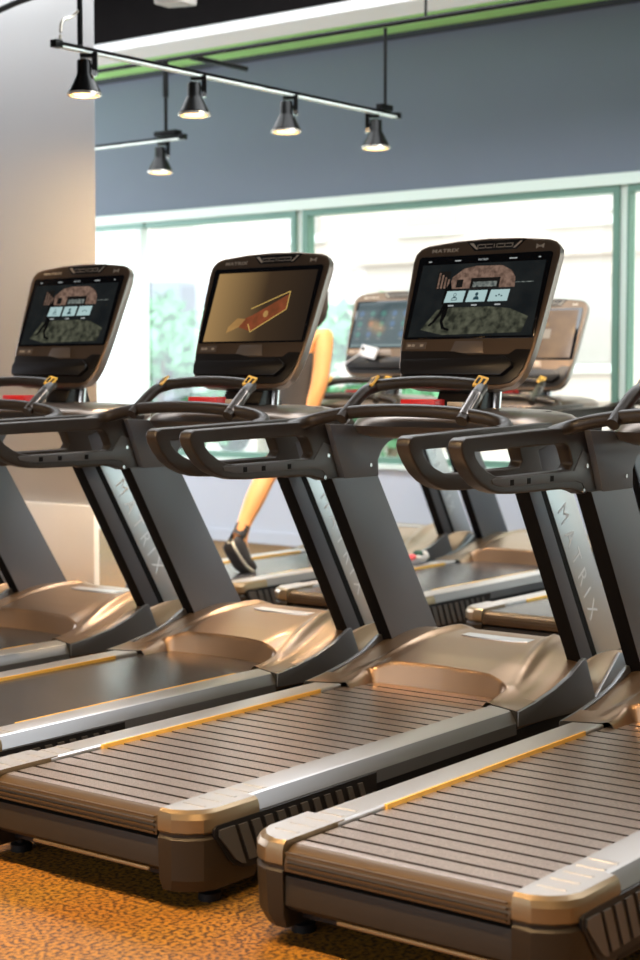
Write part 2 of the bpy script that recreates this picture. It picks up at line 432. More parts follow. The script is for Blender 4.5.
def ext_panel():
    me = box_me('signboard', (-.06, .06, -1.6, 1.6, 0, 3.0), M['white'], .01)
    o = place('white_hoarding', me, None, (8.6, 10.44, -.12)); tag(o, 'tall white panel standing outside beside the grey pillar', 'panel')
    rt = empty('parked_van', (18.6, 17.72, -.12))
    bm = bmesh.new(); prism(bm, [(-1.1, .35), (1.1, .35), (1.12, 1.2), (1.0, 2.85), (.8, 3.0), (-1.0, 3.0), (-1.1, 2.9)], -.9, .9, 'X'); bevel(bm, .05, 40)
    place('body', finish(bm, 'van_body', mat('van_grey', (.13, .14, .17), .5)), rt)
    for s in (-.75, .75):
        for x in (-.85, .85):
            place('wheel', tube_me('van_wheel', [(x - .1, s, .34), (x + .1, s, .34)], .33, M['black'], 20), rt)
    tag(rt, 'dark grey van parked outside behind the trees', 'van')
ext_panel()
def bench():
    rt = empty('bench', (8.2, 8.55, -.12))
    place('seat', box_me('bench_seat', (-.2, .2, -.5, .5, .38, .44), M['frame_black'], .01), rt)
    place('backrest', box_me('bench_back', (.19, .23, -.5, .5, .5, .74), M['frame_black'], .01), rt)
    for s in (-.4, .4): place('leg', box_me('bench_leg', (-.18, .22, s - .03, s + .03, 0, .52), M['frame_black'], .01), rt)
    tag(rt, 'dark bench outside the glass door, low behind the treadmill uprights', 'bench')
bench()

# ------------------------------------------------------------------ overhead pipes, tracks, lamps
def pipe(name, pts, r, m, label, cat, group=None):
    o = place(name, tube_me(name, pts, r, m, 10)); tag(o, label, cat, group); return o
pipe('ceiling_pipe', [(4.2, -6, 3.05), (4.2, 11, 3.05)], .012, M['lamp'], 'long black pipe running under the green ceiling strip', 'pipe')
for y, lb in ((-.6, 'hanger rod of the ceiling pipe beyond the right edge'), (2.72, 'short black hanger rod at the top edge right of the lamp rod'), (5.6, 'hanger rod of the ceiling pipe behind the grey pillar'), (8.5, 'hanger rod of the ceiling pipe at the far left end')):
    pipe('pipe_hanger', [(4.2, y, 3.063), (4.2, y, 3.75)], .007, M['lamp'], lb, 'rod', 'pipe hangers')
pipe('pipe_branch', [(4.215, 4.32, 3.05), (4.68, 4.30, 3.05)], .016, M['lamp'], 'short black branch pipe leaving the long ceiling pipe towards the windows', 'pipe')
pipe('ceiling_cable', smooth_path([(2.4, 2.9, 3.75), (2.5, 3.2, 3.12), (2.55, 3.5, 3.05), (2.6, 3.9, 3.02), (2.7, 4.6, 3.06), (2.7, 4.8, 3.75)]), .016, M['lamp'], 'black cable sagging below the ceiling at the grey pillar', 'cable')

def track(name, a, b, label):
    a, b = Vector(a), Vector(b); L = (b - a).length; ang = math.atan2(b.y - a.y, b.x - a.x)
    rt = empty(name, a, ang)
    bm = bmesh.new(); box(bm, 0, L, -.015, .015, 0, .016); place('track_rail', finish(bm, 'track_rail', M['lamp']), rt)
    bm = bmesh.new(); box(bm, .01, L - .01, -.017, .017, -.007, .001); place('conductor_strip', finish(bm, 'conductor', M['track']), rt)
    for x in (0, L): place('end_cap', box_me('end_cap', (x - .02, x + .02, -.018, .018, -.009, .022), M['lamp'], .003), rt)
    tag(rt, label, 'lamp track', 'spotlight tracks'); return rt
t1 = track('lamp_track', (1.985, 3.06, 2.6), (4.33, 2.985, 2.6), 'longer spotlight track sloping down to the right with four lamps')
place('rod', tube_me('rod', [(.13, 0, .02), (.13, 0, 1.15)], .012, M['lamp']), t1)
place('rod', tube_me('rod', [(2.245, 0, .02), (2.245, 0, .44)], .009, M['lamp']), t1)
place('feed_box', box_me('feed_box', (2.19, 2.29, -.02, .02, .02, .05), M['lamp'], .004), t1)
place('power_cord', tube_me('power_cord', smooth_path([(.02, 0, .02), (.03, .0, .10), (.09, .01, .13), (.12, .0, .16)]), .007, M['lamp_rim']), t1)
t2 = track('lamp_track', (4.2, 4.37, 2.6), (4.2, 7.6, 2.6), 'shorter-looking spotlight track running behind the grey pillar')
place('rod', tube_me('rod', [(.13, 0, .02), (.13, 0, .44)], .011, M['lamp']), t2)
place('rod_sleeve', tube_me('rod_sleeve', [(.13, 0, .24), (.13, 0, .44)], .017, M['lamp']), t2)
place('feed_box', box_me('feed_box', (.03, .2, -.03, .03, .02, .05), M['lamp'], .006), t2)
t3 = track('lamp_track', (-.9, -1.8, 3.0), (-.9, 4.2, 3.0), 'spotlight track above the rear ends of the treadmills')
for y in (.3, 5.6): place('rod', tube_me('rod', [(y, 0, .02), (y, 0, .75)], .011, M['lamp']), t3)
t4 = track('lamp_track', (2.55, -1.6, 3.0), (2.55, 2.2, 3.0), 'spotlight track above the gap between the two treadmill rows')
for y in (.3, 3.5): place('rod', tube_me('rod', [(y, 0, .02), (y, 0, .75)], .011, M['lamp']), t4)

bm = bmesh.new()
lathe(bm, [(.0, -.030), (.026, -.030), (.031, -.036), (.031, -.088), (.037, -.098), (.069, -.160), (.072, -.165), (.072, -.174), (.067, -.174), (.061, -.164), (.03, -.10), (0, -.098)])
SH = finish(bm, 'shade', M['lamp'], 40)
bm = bmesh.new(); lathe(bm, [(.0725, -.167), (.0735, -.178), (.064, -.178), (.064, -.169)]); RM = finish(bm, 'shade_rim', M['lamp_rim'], 60)
bm = bmesh.new(); lathe(bm, [(.0, -.115), (.045, -.125), (.062, -.162), (.045, -.173), (0, -.176)]); BU = finish(bm, 'bulb', M['bulb'], 60)
bm = bmesh.new(); box(bm, .034, .056, -.012, .012, -.085, 0); box(bm, .02, .05, -.010, .010, -.065, -.05); bevel(bm, .003); box(bm, -.015, .056, -.014, .014, -.022, -.006); AR = finish(bm, 'lamp_bracket', M['lamp'])
bm = bmesh.new(); tube(bm, [(.045, -.016, -.085), (.045, .016, -.085)], .012, 10); KN = finish(bm, 'knob', M['chrome'])
def lamp(x, y, z, label, rz=0, aim=None, power=1.0, group='track spotlights', size=1.25):
    rt = empty('spotlight', (x, y, z), rz)
    place('shade', SH, rt); place('bulb', BU, rt); place('lamp_bracket', AR, rt); place('knob', KN, rt); place('shade_rim', RM, rt)
    tag(rt, label, 'lamp', group)
    l = bpy.data.lights.new('spot_beam', 'SPOT'); l.energy = LAMP * power; l.color = (1, .66, .33); l.spot_size = R(112); l.spot_blend = .8; l.shadow_soft_size = .05
    lo = bpy.data.objects.new('spot_beam', l); C.objects.link(lo); lo.location = (x, y, z - .19)
    a = Vector(aim or (x, y, 0)) - Vector((x, y, z)); lo.rotation_euler = a.to_track_quat('-Z', 'Y').to_euler()
for i, ((x, y), lb) in enumerate(zip(((2.135, 3.055), (2.80, 3.035), (3.44, 3.015), (4.15, 2.99)),
                      ('black cone spotlight in front of the grey pillar', 'second spotlight from the left on the long track', 'third spotlight from the left on the long track', 'spotlight at the right end of the long track beside the hanging rod'))):
    lamp(x, y, 2.594, lb, R(128) if i == 3 else R(-52), aim=(3.0, 4.7, .5) if i == 0 else None, power=.62 if i == 0 else .3)
lamp(4.2, 4.545, 2.594, 'spotlight hanging under the shorter track right of the pillar', R(-52), power=.3)
for i, (y, p) in enumerate(((-1.2, .9), (.2, 1.25), (1.6, 1.25), (3.0, 1.1), (3.9, .9))):
    lamp(-.9, y, 3.0, 'spotlight on the rear track, ' + ('right of the nearest treadmill', 'above the nearest treadmill', 'above the middle treadmill', 'above the treadmill by the pillar', 'above the farthest treadmill')[i], aim=(-.2, y + .1, 0), power=p, group='rear track spotlights')
for i, y in enumerate((-1.0, .4, 1.7)):
    lamp(2.55, y, 3.0, 'spotlight on the aisle track, ' + ('at its right end', 'in its middle', 'at its left end')[i], aim=(3.2, y + 1.2, .8), power=.12, group='aisle track spotlights')

def speaker():
    rt = empty('ceiling_speaker', (3.72, 3.98, 3.19), R(20))
    bm = bmesh.new(); prism(bm, [(-.10, 0), (.09, .02), (.11, .22), (-.12, .20)], -.085, .085, 'Y'); bevel(bm, .012, 40)
    place('housing', finish(bm, 'speaker_housing', mat('speaker_grey', (.45, .42, .38), .5)), rt)
    place('grille', box_me('speaker_grille', (-.128, -.112, -.07, .07, .02, .18), M['trim_dark'], .003), rt)
    place('bracket', tube_me('speaker_bracket', [(0, 0, .2), (0, 0, .56)], .015, M['lamp']), rt)
    tag(rt, 'small beige speaker box hanging at the top edge of the photo', 'speaker')
speaker()

# ------------------------------------------------------------------ treadmill meshes (local: x forward, y left, z up, origin under the rear roller)
TM = {}
def side(pts, y0, y1, s):     # outline (x,z) between |y| y0..y1, on side s
    return (pts, min(s * y0, s * y1), max(s * y0, s * y1))
def build_meshes():
    # --- frame under the deck
    bm = bmesh.new()
    box(bm, .06, 2.25, -.375, .375, .055, .20); box(bm, .10, 2.2, -.33, .33, .20, .218)
    TM['deck_frame'] = finish(bm, 'deck_frame', M['frame_black'])
    for s, k in ((1, 'L'), (-1, 'R')):
        # foot rail: chamfered section swept along x
        bm = bmesh.new(); sec = [(.285, .205), (.285, .236), (.289, .240), (.368, .240), (.376, .237), (.402, .206), (.404, .172), (.30, .172)]
        xs = (.19, 1.432)
        A = [bm.verts.new((xs[0], s * y, z)) for y, z in sec]; B = [bm.verts.new((xs[1] + .045 * min(1, (.404 - y) / .115), s * y, z)) for y, z in sec]
        for i in range(len(sec)):
            f = bm.faces.new([A[i], A[(i + 1) % len(sec)], B[(i + 1) % len(sec)], B[i]]); f.material_index = 1 if i in (4, 5, 6) else 0
        bm.faces.new(A); bm.faces.new(B)
        TM['rail' + k] = finish(bm, 'foot_rail', [M['rail'], M['rail_edge']])
        bm = bmesh.new()
        comb = [(.05, .2385)]
        for i in range(5):
            x = .06 + .055 * i; comb += [(x, .2404), (x + .001, .2420), (x + .009, .2420), (x + .010, .2404)]
        comb += [(.30, .2404), (.31, .2385)]
        prism(bm, comb, *sorted((s * .30, s * .365)), 'Y')
        TM['ribs' + k] = finish(bm, 'tread_ribs', M['rail'])
        # yellow strip along the inner edge
        bm = bmesh.new(); box(bm, .375, 1.36, *sorted((s * .2795, s * .2865)), .222, .2402); bevel(bm, .002)
        TM['yellow' + k] = finish(bm, 'safety_strip', M['yellow'])
        # end cap: rings of the plan outline
        base = [(.215, .2855), (-.012, .2855), (-.014, .33), (.002, .365), (.030, .392), (.06, .404), (.215, .406)]
        cx, cy = .12, .345
        def ring(z, d):
            out = []
            for x, y in base:
                dx = 0 if x > .2 else (d if x < cx else -d); dy = (d if y < .33 else -d) if y != .2855 else 0
                out.append((x + dx, s * (y + dy), z))
            return out
        bm = bmesh.new(); prev = None
        lv = [(.045, .016, 1), (.075, .004, 1), (.172, .0, 1), (.178, .005, 1), (.184, .005, 1), (.190, 0, 0), (.220, .0, 0), (.233, .005, 0), (.2403, .014, 2)]
        for z, d, mi in lv:
            r = [bm.verts.new(p) for p in ring(z, d)]
            if prev:
                for i in range(len(r)):
                    f = bm.faces.new([prev[i], prev[(i + 1) % len(r)], r[(i + 1) % len(r)], r[i]]); f.material_index = mi if mi != 2 else 0
            else: bm.faces.new(r).material_index = 1
            prev = r
        bm.faces.new(prev).material_index = 2
        TM['cap' + k] = finish(bm, 'end_cap', [M['cap'], M['cap_low'], M['rail']], 22)
        # vent grille on the outer side
        bm = bmesh.new()
        outer = [(.050, .196), (.060, .203), (.70, .203), (.70, .080), (.18, .080), (.15, .084), (.122, .096), (.10, .115), (.052, .178)]
        prism(bm, outer, *sorted((s * .3995, s * .4075)), 'Y', mi=0)
        def slat(x0, w, zt, zb, sh):
            prism(bm, [(x0, zt), (x0 + w, zt), (x0 + w + sh, zb), (x0 + sh, zb)], *sorted((s * .407, s * .4115)), 'Y', mi=1)
        prism(bm, [(.064, .192), (.118, .192), (.160, .092), (.145, .096), (.125, .108), (.064, .176)], *sorted((s * .407, s * .4115)), 'Y', mi=1)
        for i in range(11): slat(.132 + .048 * i, .032 - .0012 * i, .190, .098, .040)
        TM['vent' + k] = finish(bm, 'vent_grille', [M['frame_black'], M['slat']])
        # side skirt under the rail
        TM['skirt' + k] = prism_me('side_skirt', [(.22, .172), (.22, .06), (.6, .05), (2.2, .05), (2.2, .19), (1.43, .185), (1.43, .172)], *sorted((s * .375, s * .3995)), M['frame_black'], 'Y', .004)
        # fin beside the motor cover
        TM['fin' + k] = prism_me('side_fin', [(1.436, .240), (1.436, .195), (1.935, .175), (2.22, .18), (2.24, .30), (2.1, .33), (1.93, .205), (1.862, .345), (1.84, .340), (1.76, .302), (1.66, .274), (1.54, .252)],
                                 *sorted((s * .392, s * .408)), M['rail_edge'], 'Y', .003)
        # upright
        yi, yo = (.352, .406) if s > 0 else (.334, .388)
        q = lambda t, o: ((1.515 + (1.885 - 1.515) * t) + o * (1.0 + .12 * t), .910 + (.30 - .910) * t)
        bm = bmesh.new(); prism(bm, [q(0, 0), q(0, .263), q(1, .263), q(1, 0)], *sorted((s * yi, s * yo)), 'Y', mi=0)
        bevel(bm, .004, 40)
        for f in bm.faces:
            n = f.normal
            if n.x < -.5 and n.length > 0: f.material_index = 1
        TM['up' + k] = finish(bm, 'upright', [M['upright_grey'], M['upright_black']])
        # outer face: dark groove and silver panel
        TM['groove' + k] = prism_me('groove', [q(.004, .070), q(.004, .098), q(.94, .098), q(.94, .070)], *sorted((s * (yo - .0005), s * (yo + .0008))), M['upright_black'])
        TM['panel' + k] = prism_me('silver_panel', [q(.004, .098), q(.004, .260), q(.94, .260), q(.94, .098)], *sorted((s * (yo - .0005), s * (yo + .0020))), M['silver'], bv=.0008)
        dn = Vector((q(1, 0)[0] - q(0, 0)[0], 0, q(1, 0)[1] - q(0, 0)[1])).normalized(); ac = Vector((-dn.z, 0, dn.x))   # ac: across, forward-up
        c0 = Vector((q(.42, .152)[0], s * (yo + .0022), q(.42, .152)[1]))
        def tf(x, y, z, s=s, dn=dn, ac=ac, c0=c0):
            # text runs down the upright on the right side, up on the left side
            dd = dn if s < 0 else -dn; aa = ac if s < 0 else -ac
            return c0 + dd * x + aa * y + Vector((0, s * z, 0))
        TM['text' + k] = text_me('lettering', 'MATRIX', .080, M['letter'], tf, space=1.75)
        # bracket joining upright and dash
        TM['bracket' + k] = prism_me('upright_bracket', [(1.533, 1.02), (1.584, .906), (1.780, .906), (1.778, .962), (1.805, 1.0), (1.84, 1.02), (1.92, 1.04), (1.92, 1.07), (1.50, 1.09)],
                                     *sorted((s * .350, s * .408)), M['upright_grey'], bv=.003)
        # handrail loop
        o = [(.835, 1.062), (.842, 1.078), (.86, 1.086), (1.0, 1.090), (1.2, 1.096), (1.40, 1.100), (1.62, 1.104), (1.60, 1.04), (1.533, 1.02), (1.584, .903), (1.50, .903), (1.47, .912), (1.43, .920), (1.36, .924),
             (1.10, .926), (1.03, .930), (.983, .940), (.935, .958), (.895, .982), (.862, 1.014), (.843, 1.040)]
        h = [(.905, 1.047), (1.10, 1.050), (1.385, 1.053), (1.405, 1.046), (1.418, 1.03), (1.436, .995), (1.420, .977), (1.06, .974), (1.01, .979), (.965, .995), (.93, 1.015), (.91, 1.034)]
        TM['arm' + k] = prism_me('handrail', o, *sorted((s * .370, s * .414)), M['soft_black'], bv=.008, holes=[h], seg=3, sharp=40)
        bm = bmesh.new()
        prism(bm, [(1.03, .972), (1.44, .974), (1.49, 1.03), (1.53, 1.018), (1.575, .908), (1.515, .906), (1.49, .935), (1.45, .944), (1.05, .948), (.99, .958), (.985, .970), (1.0, .974)], *sorted((s * .3675, s * .3705)), 'Y')
        bevel(bm, .001, 40)
        for x in (1.08, 1.17, 1.30): box(bm, x, x + .018, *sorted((s * .3665, s * .3676)), .950, .966, 1)
        TM['plate' + k] = finish(bm, 'handrail_plate', [M['plate_grey'], M['upright_black']])
        for n_, (x, z, y) in enumerate(((1.515, .985, .3675), (1.73, .945, .349), (1.50, .913, .370))):
            TM['bolt%d%s' % (n_, k)] = tube_me('bolt', [(x, s * y, z), (x, s * (y - .003), z)], .0065, M['chrome'], 12)
    # --- belts
    def belt(slats):
        bm = bmesh.new(); top = .229; W = .2815
        prof = [(1.78, .20), (1.76, top), (.030, top)] + [(.030 - .040 * math.sin(a), top - .040 + .040 * math.cos(a)) for a in (R(20), R(45), R(70), R(90))] + [(-.010, .176), (.02, .174)]
        if slats:
            pr = []; x = 1.745
            while x > .06:
                pr += [(x, top, 0), (x - .0520, top, 1), (x - .0535, top - .005, 1), (x - .0635, top - .005, 1), (x - .0648, top, 0)]; x -= .065
            pts = [(1.78, .20, 0), (1.76, top, 0)] + pr
            pts += [(px, pz, 0) for px, pz in prof[2:]]
        else: pts = [(a, b, 0) for a, b in prof]
        L = [[bm.verts.new((p[0], y, p[1])) for p in pts] for y in (-W, W)]
        for i in range(len(pts) - 1):
            f = bm.faces.new([L[0][i], L[0][i + 1], L[1][i + 1], L[1][i]])
            if pts[i][0] < .045 or pts[i + 1][0] < .028: f.material_index = 2
            if slats and pts[i][1] < .2285 and pts[i][0] > .05: f.material_index = 1
            if slats and pts[i + 1][1] < .2285 and pts[i + 1][0] > .05: f.material_index = 1
        return finish(bm, 'running_belt', [M['slats'] if slats else M['belt'], M['slat_gap'], M['guard']], 25)
    TM['belt_slat'] = belt(True); TM['belt_smooth'] = belt(False)
    bm = bmesh.new()
    for k in range(4): box(bm, -.016, -.009, -.275, .275, .180 + .012 * k, .184 + .012 * k)
    bevel(bm, .0012); TM['roller_ribs'] = finish(bm, 'roller_guard', M['guard'])
    bm = bmesh.new(); prism(bm, [(-.004, .165), (.05, .165), (.05, .075), (.012, .085), (-.006, .10)], -.284, .284, 'Y'); bevel(bm, .003, 40)
    TM['rear_panel'] = finish(bm, 'rear_panel', M['cap_low'])
    TM['rear_lip'] = box_me('rear_lip', (-.012, -.004, -.255, .14, .086, .094), M['cap'], .003)
    # --- motor cover as a height field
    hw = [(1.434, .2415), (1.50, .247), (1.58, .262), (1.66, .278), (1.72, .292), (1.80, .314), (1.88, .334), (1.95, .347), (2.02, .352), (2.10, .348), (2.20, .325), (2.32, .25), (2.36, .17)]
    hc = [(1.434, .270), (1.60, .296), (1.72, .317), (1.80, .329), (1.88, .339), (1.95, .347), (2.02, .352), (2.10, .348), (2.20, .325), (2.36, .17)]
    NX, NY = 260, 120
    bm = bmesh.new(); xs = [1.434 + (2.36 - 1.434) * i / NX for i in range(NX + 1)]; ys = [-.398 + .796 * j / NY for j in range(NY + 1)]
    G = []
    for x in xs:
        row = []
        for y in ys:
            a = abs(y); z = smooth_tab(hw, x, .02)
            t = min(1, max(0, (a - .17) / .13)); t = t * t * (3 - 2 * t); z = z * t + max(z, smooth_tab(hc, x, .02)) * (1 - t)
            z += .002 * min(1, max(0, (x - 1.62) / .2)) * (1 - (y / .4) ** 2)           # crowned hood
            if x > 1.55: z -= .012 * max(0, (a - .34) / .06) ** 2
            yr = .305 - .12 * min(1, max(0, (x - 1.47) / .6)) ** 1.2                       # ridge from the rail up to the crest
            f = min(1, max(0, (x - 1.47) / .12)) * (1 - min(1, max(0, (x - 2.05) / .12))) * (1 + .9 * min(1, max(0, (x - 1.6) / .3)))
            q = (a - yr) / .022
            z += f * (.010 * math.exp(-q * q) + .006 / (1 + math.exp(q * 2.0)))
            dx = (1.625 - .03 * (a / .26) ** 2 - x) / .022; dy = (.268 - a) / .030        # opening for the belt
            if dx > 0 and dy > 0:
                d = 1.3 - math.hypot(1.3 - dx, 1.3 - dy) if dx < 1.3 and dy < 1.3 else min(dx, dy)
                d = min(1, max(0, d)); z = z * (1 - d) + .210 * d
            row.append(bm.verts.new((x + .045 * min(1, (.404 - a) / .115) * max(0, 1 - (x - 1.434) / .3), y, z)))
        G.append(row)
    for i in range(NX):
        for j in range(NY): bm.faces.new([G[i][j], G[i + 1][j], G[i + 1][j + 1], G[i][j + 1]])
    for j in (0, NY):
        lo = [bm.verts.new((x, ys[j], .18)) for x in xs]
        for i in range(NX): bm.faces.new([G[i][j], G[i + 1][j], lo[i + 1], lo[i]])
    lo = [bm.verts.new((2.36, y, .06)) for y in ys]
    for j in range(NY): bm.faces.new([G[NX][j], G[NX][j + 1], lo[j + 1], lo[j]])
    TM['cowl'] = finish(bm, 'motor_cover', M['cowl'], 80)
    bm = bmesh.new(); prism(bm, [(1.935, -.15), (2.0, -.15), (2.02, -.10), (2.02, .06), (2.0, .11), (1.935, .11), (1.92, .06), (1.92, -.10)], .340, .3625, 'Z'); bevel(bm, .002, 40)
    TM['cowl_plate'] = finish(bm, 'cover_plate', M['rail'])
    # joint seams between rail and cover
    for s, k in ((1, 'L'), (-1, 'R')): TM['seam' + k] = prism_me('seam', [(1.4770, s * .286), (1.4805, s * .286), (1.4355, s * .404), (1.432, s * .404)], .19, .2412, M['black'], 'Z')
    bm = bmesh.new(); lathe(bm, [(0, 0), (.028, 0), (.028, .018), (.012, .022), (.012, .06), (0, .06)], seg=16); TM['foot'] = finish(bm, 'levelling_foot', M['frame_black'])
    # --- dash housing
    bm = bmesh.new(); prev = None
    for z, hx, hy, cx in ((1.045, .20, .300, 1.76), (1.058, .25, .340, 1.77), (1.085, .285, .352, 1.78), (1.105, .28, .345, 1.79), (1.122, .255, .315, 1.80), (1.136, .20, .25, 1.80), (1.142, .12, .16, 1.80), (1.144, .02, .02, 1.80)):
        r = []
        for k in range(48):
            a = 2 * math.pi * k / 48; c, s_ = math.cos(a), math.sin(a); e = .62
            r.append(bm.verts.new((cx + hx * math.copysign(abs(c) ** e, c), hy * math.copysign(abs(s_) ** e, s_), z)))
        if prev:
            for k in range(48): bm.faces.new([prev[k], prev[(k + 1) % 48], r[(k + 1) % 48], r[k]])
        else: bm.faces.new(r)
        prev = r
    bm.faces.new(prev); TM['dash'] = finish(bm, 'dash_housing', M['dash'], 50)
    bm = bmesh.new(); lathe(bm, [(.0, .0), (.052, 0), (.058, .004), (.058, .008), (.048, .008), (.044, .003), (0, .003)]); TM['cup'] = finish(bm, 'cup_holder', M['console_dark'])
    TM['stop'] = prism_me('stop_switch', [(-.03, -.062), (.03, -.062), (.034, 0), (.03, .072), (-.03, .072), (-.034, 0)], 0, .034, M['red'], 'Z', .005)
    TM['key'] = prism_me('key_clip', [(-.012, -.03), (.012, -.03), (.006, .03), (-.006, .03)], 0, .02, M['gold_text'], 'Z', .003)
    # --- cross bar and front handlebar
    pts = [(1.33, .392, 1.080), (1.38, .388, 1.090), (1.42, .36, 1.103), (1.43, .30, 1.118), (1.425, .20, 1.132), (1.42, .10, 1.138), (1.42, 0, 1.140)]
    pts = pts + [(x, -y, z) for x, y, z in reversed(pts[:-1])]
    TM['cross'] = tube_me('cross_bar', smooth_path(pts), .021, M['soft_black'], 14)
    hp = [(1.395, .225, 1.110), (1.44, .223, 1.145), (1.505, .215, 1.194), (1.550, .200, 1.212), (1.560, .16, 1.220), (1.563, .08, 1.226), (1.563, 0, 1.228)]
    hp = hp + [(x, -y, z) for x, y, z in reversed(hp[:-1])]
    sp = smooth_path(hp); TM['handlebar'] = tube_me('handlebar', sp, .0195, M['soft_black'], 16)
    for s, k in ((1, 'L'), (-1, 'R')):
        TM['grip' + k] = tube_me('grip_plate', [(1.41, s * .2245, 1.122), (1.495, s * .2165, 1.187)], .0208, M['grip_metal'], 12)
        bm = bmesh.new(); box(bm, -.024, .024, -.017, .017, -.004, .004); bevel(bm, .002)
        for yy in (-.008, .008): box(bm, -.013, .013, yy - .004, yy + .004, .0035, .0055, 1)
        mtx = Matrix.Translation((1.537, s * .205, 1.228)) @ Matrix.Rotation(R(-38), 4, 'Y') @ Matrix.Rotation(R(-20 * s), 4, 'X')
        bmesh.ops.transform(bm, matrix=mtx, verts=bm.verts); TM['sensor' + k] = finish(bm, 'pulse_sensor', [M['amber'], M['console_dark']])
    TM['neck'] = prism_me('console_neck', [(1.70, 1.10), (1.88, 1.10), (1.845, 1.20), (1.90, 1.40), (1.83, 1.42), (1.755, 1.20)], -.09, .09, M['console_dark'], bv=.01)
    for s, k in ((1, 'L'), (-1, 'R')): TM['neck_post' + k] = tube_me('neck_post', [(1.80, s * .10, 1.13), (1.81, s * .10, 1.215)], .018, M['chrome'], 12)
build_meshes()

TL = R(21); UPV = Vector((math.sin(TL), 0, math.cos(TL))); NV = Vector((-math.cos(TL), 0, math.sin(TL))); CC = Vector((1.818, 0, 1.456))
def con(x, y, z): return CC + UPV * y + NV * z + Vector((0, -x * 1.0, 0))
def cprism(name, pts, z0, z1, m, bv=0, holes=()): return prism_me(name, pts, z0, z1, m, bv=bv, holes=holes, fn=con)
half = [(0, .268), (.12, .264), (.235, .252), (.262, .242), (.279, .222), (.283, .195), (.277, .10), (.268, -.03), (.258, -.13), (.247, -.19), (.230, -.232), (.205, -.256), (.166, -.266), (.08, -.270), (0, -.271)]
OUT = half + [(-x, y) for x, y in reversed(half[1:-1])]
def ins(pts, d): return [(x * (1 - d / .28), y * (1 - d / .27)) for x, y in pts]
def console_meshes():
    bm = bmesh.new(); prev = None
    for z, d in ((-.05, .03), (-.045, .012), (-.030, 0), (-.004, 0), (0, .006), (0.0, .012)):
        r = [bm.verts.new(con(x, y, z)) for x, y in ins(OUT, d)]
        if prev:
            for i in range(len(r)):
                f = bm.faces.new([prev[i], prev[(i + 1) % len(r)], r[(i + 1) % len(r)], r[i]]); f.material_index = 1 if z > -.046 and z < -.001 else 0
        else: bm.faces.new(r)
        prev = r
    bm.faces.new(prev)
    TM['console'] = finish(bm, 'console', [M['console'], M['console_edge']], 40)
    TM['glass'] = cprism('screen', [(-.256, .200), (-.248, .207), (.252, .207), (.260, .200), (.252, -.088), (.246, -.094), (-.246, -.094), (-.252, -.088)], 0, .003, M['glass_black'], .001)
    TM['lower'] = cprism('lower_panel', [(-.250, -.135), (-.04, -.138), (.02, -.150), (.17, -.150), (.195, -.132), (.247, -.134), (.236, -.195), (.220, -.226), (.198, -.246), (.16, -.254), (-.16, -.254), (-.198, -.246), (-.22, -.226), (-.236, -.195)], 0, .004, M['tray'], .002)
    bm = bmesh.new()
    prism(bm, [(-.232, -.186), (-.226, -.170), (.13, -.168), (.165, -.160), (.195, -.180), (.20, -.197), (.165, -.228), (-.222, -.224)], .003, .022, fn=con); bevel(bm, .006, 40)
    TM['tray'] = finish(bm, 'accessory_tray', M['console_dark'])
    TM['plaque'] = cprism('keypad_plaque', [(-.055, -.145), (.075, -.145), (.062, -.102), (-.042, -.102)], 0, .0035, M['plaque'], .001)
    bm = bmesh.new(); prism(bm, [(-.235, -.128), (-.155, -.128), (-.155, -.104), (-.235, -.104)], 0, .002, fn=con, mi=0)
    for x in (-.228, -.212, -.178): prism(bm, [(x, -.120), (x + .012, -.120), (x + .012, -.112), (x, -.112)], .002, .003, fn=con, mi=1)
    TM['usb'] = finish(bm, 'port_panel', [M['plaque'], M['gold_text']])
    bm = bmesh.new()
    prism(bm, [(-.068, .250), (-.052, .250), (-.030, .226), (-.036, .226)], 0, .0025, fn=con)
    prism(bm, [(.128, .250), (.136, .250), (.112, .226), (.104, .226)], 0, .0025, fn=con)
    for x in (-.03, 0, .045, .075): prism(bm, [(x, .244), (x + .024, .244), (x + .024, .242), (x, .242)], 0, .0025, fn=con); prism(bm, [(x, .232), (x + .024, .232), (x + .024, .230), (x, .230)], 0, .0025, fn=con)
    for x in (-.034, -.004, .03, .04, .07, .10): prism(bm, [(x, .244), (x + .002, .244), (x + .002, .230), (x, .230)], 0, .0025, fn=con)
    TM['keys'] = finish(bm, 'top_keys', M['gold_text'])
    TM['keys_base'] = cprism('key_strip', [(-.080, .256), (.150, .256), (.118, .221), (-.044, .221)], 0, .0018, M['console_dark'], .0008)
    TM['ctext'] = text_me('lettering', 'MATRIX', .021, M['gold_text'], lambda x, y, z: con(x * 1.3 - .160, y * .85 + .228, .0012 + z), bold=.0004)
    bm = bmesh.new()
    for s in (1, -1): prism(bm, [(.206, .228), (.206 + s * .014, .236), (.206 + s * .014, .219)], 0, .002, fn=con)
    prism(bm, [(.198, .230), (.214, .230), (.214, .225), (.198, .225)], 0, .002, fn=con)
    TM['emblem'] = finish(bm, 'emblem', M['gold_text'])
console_meshes()

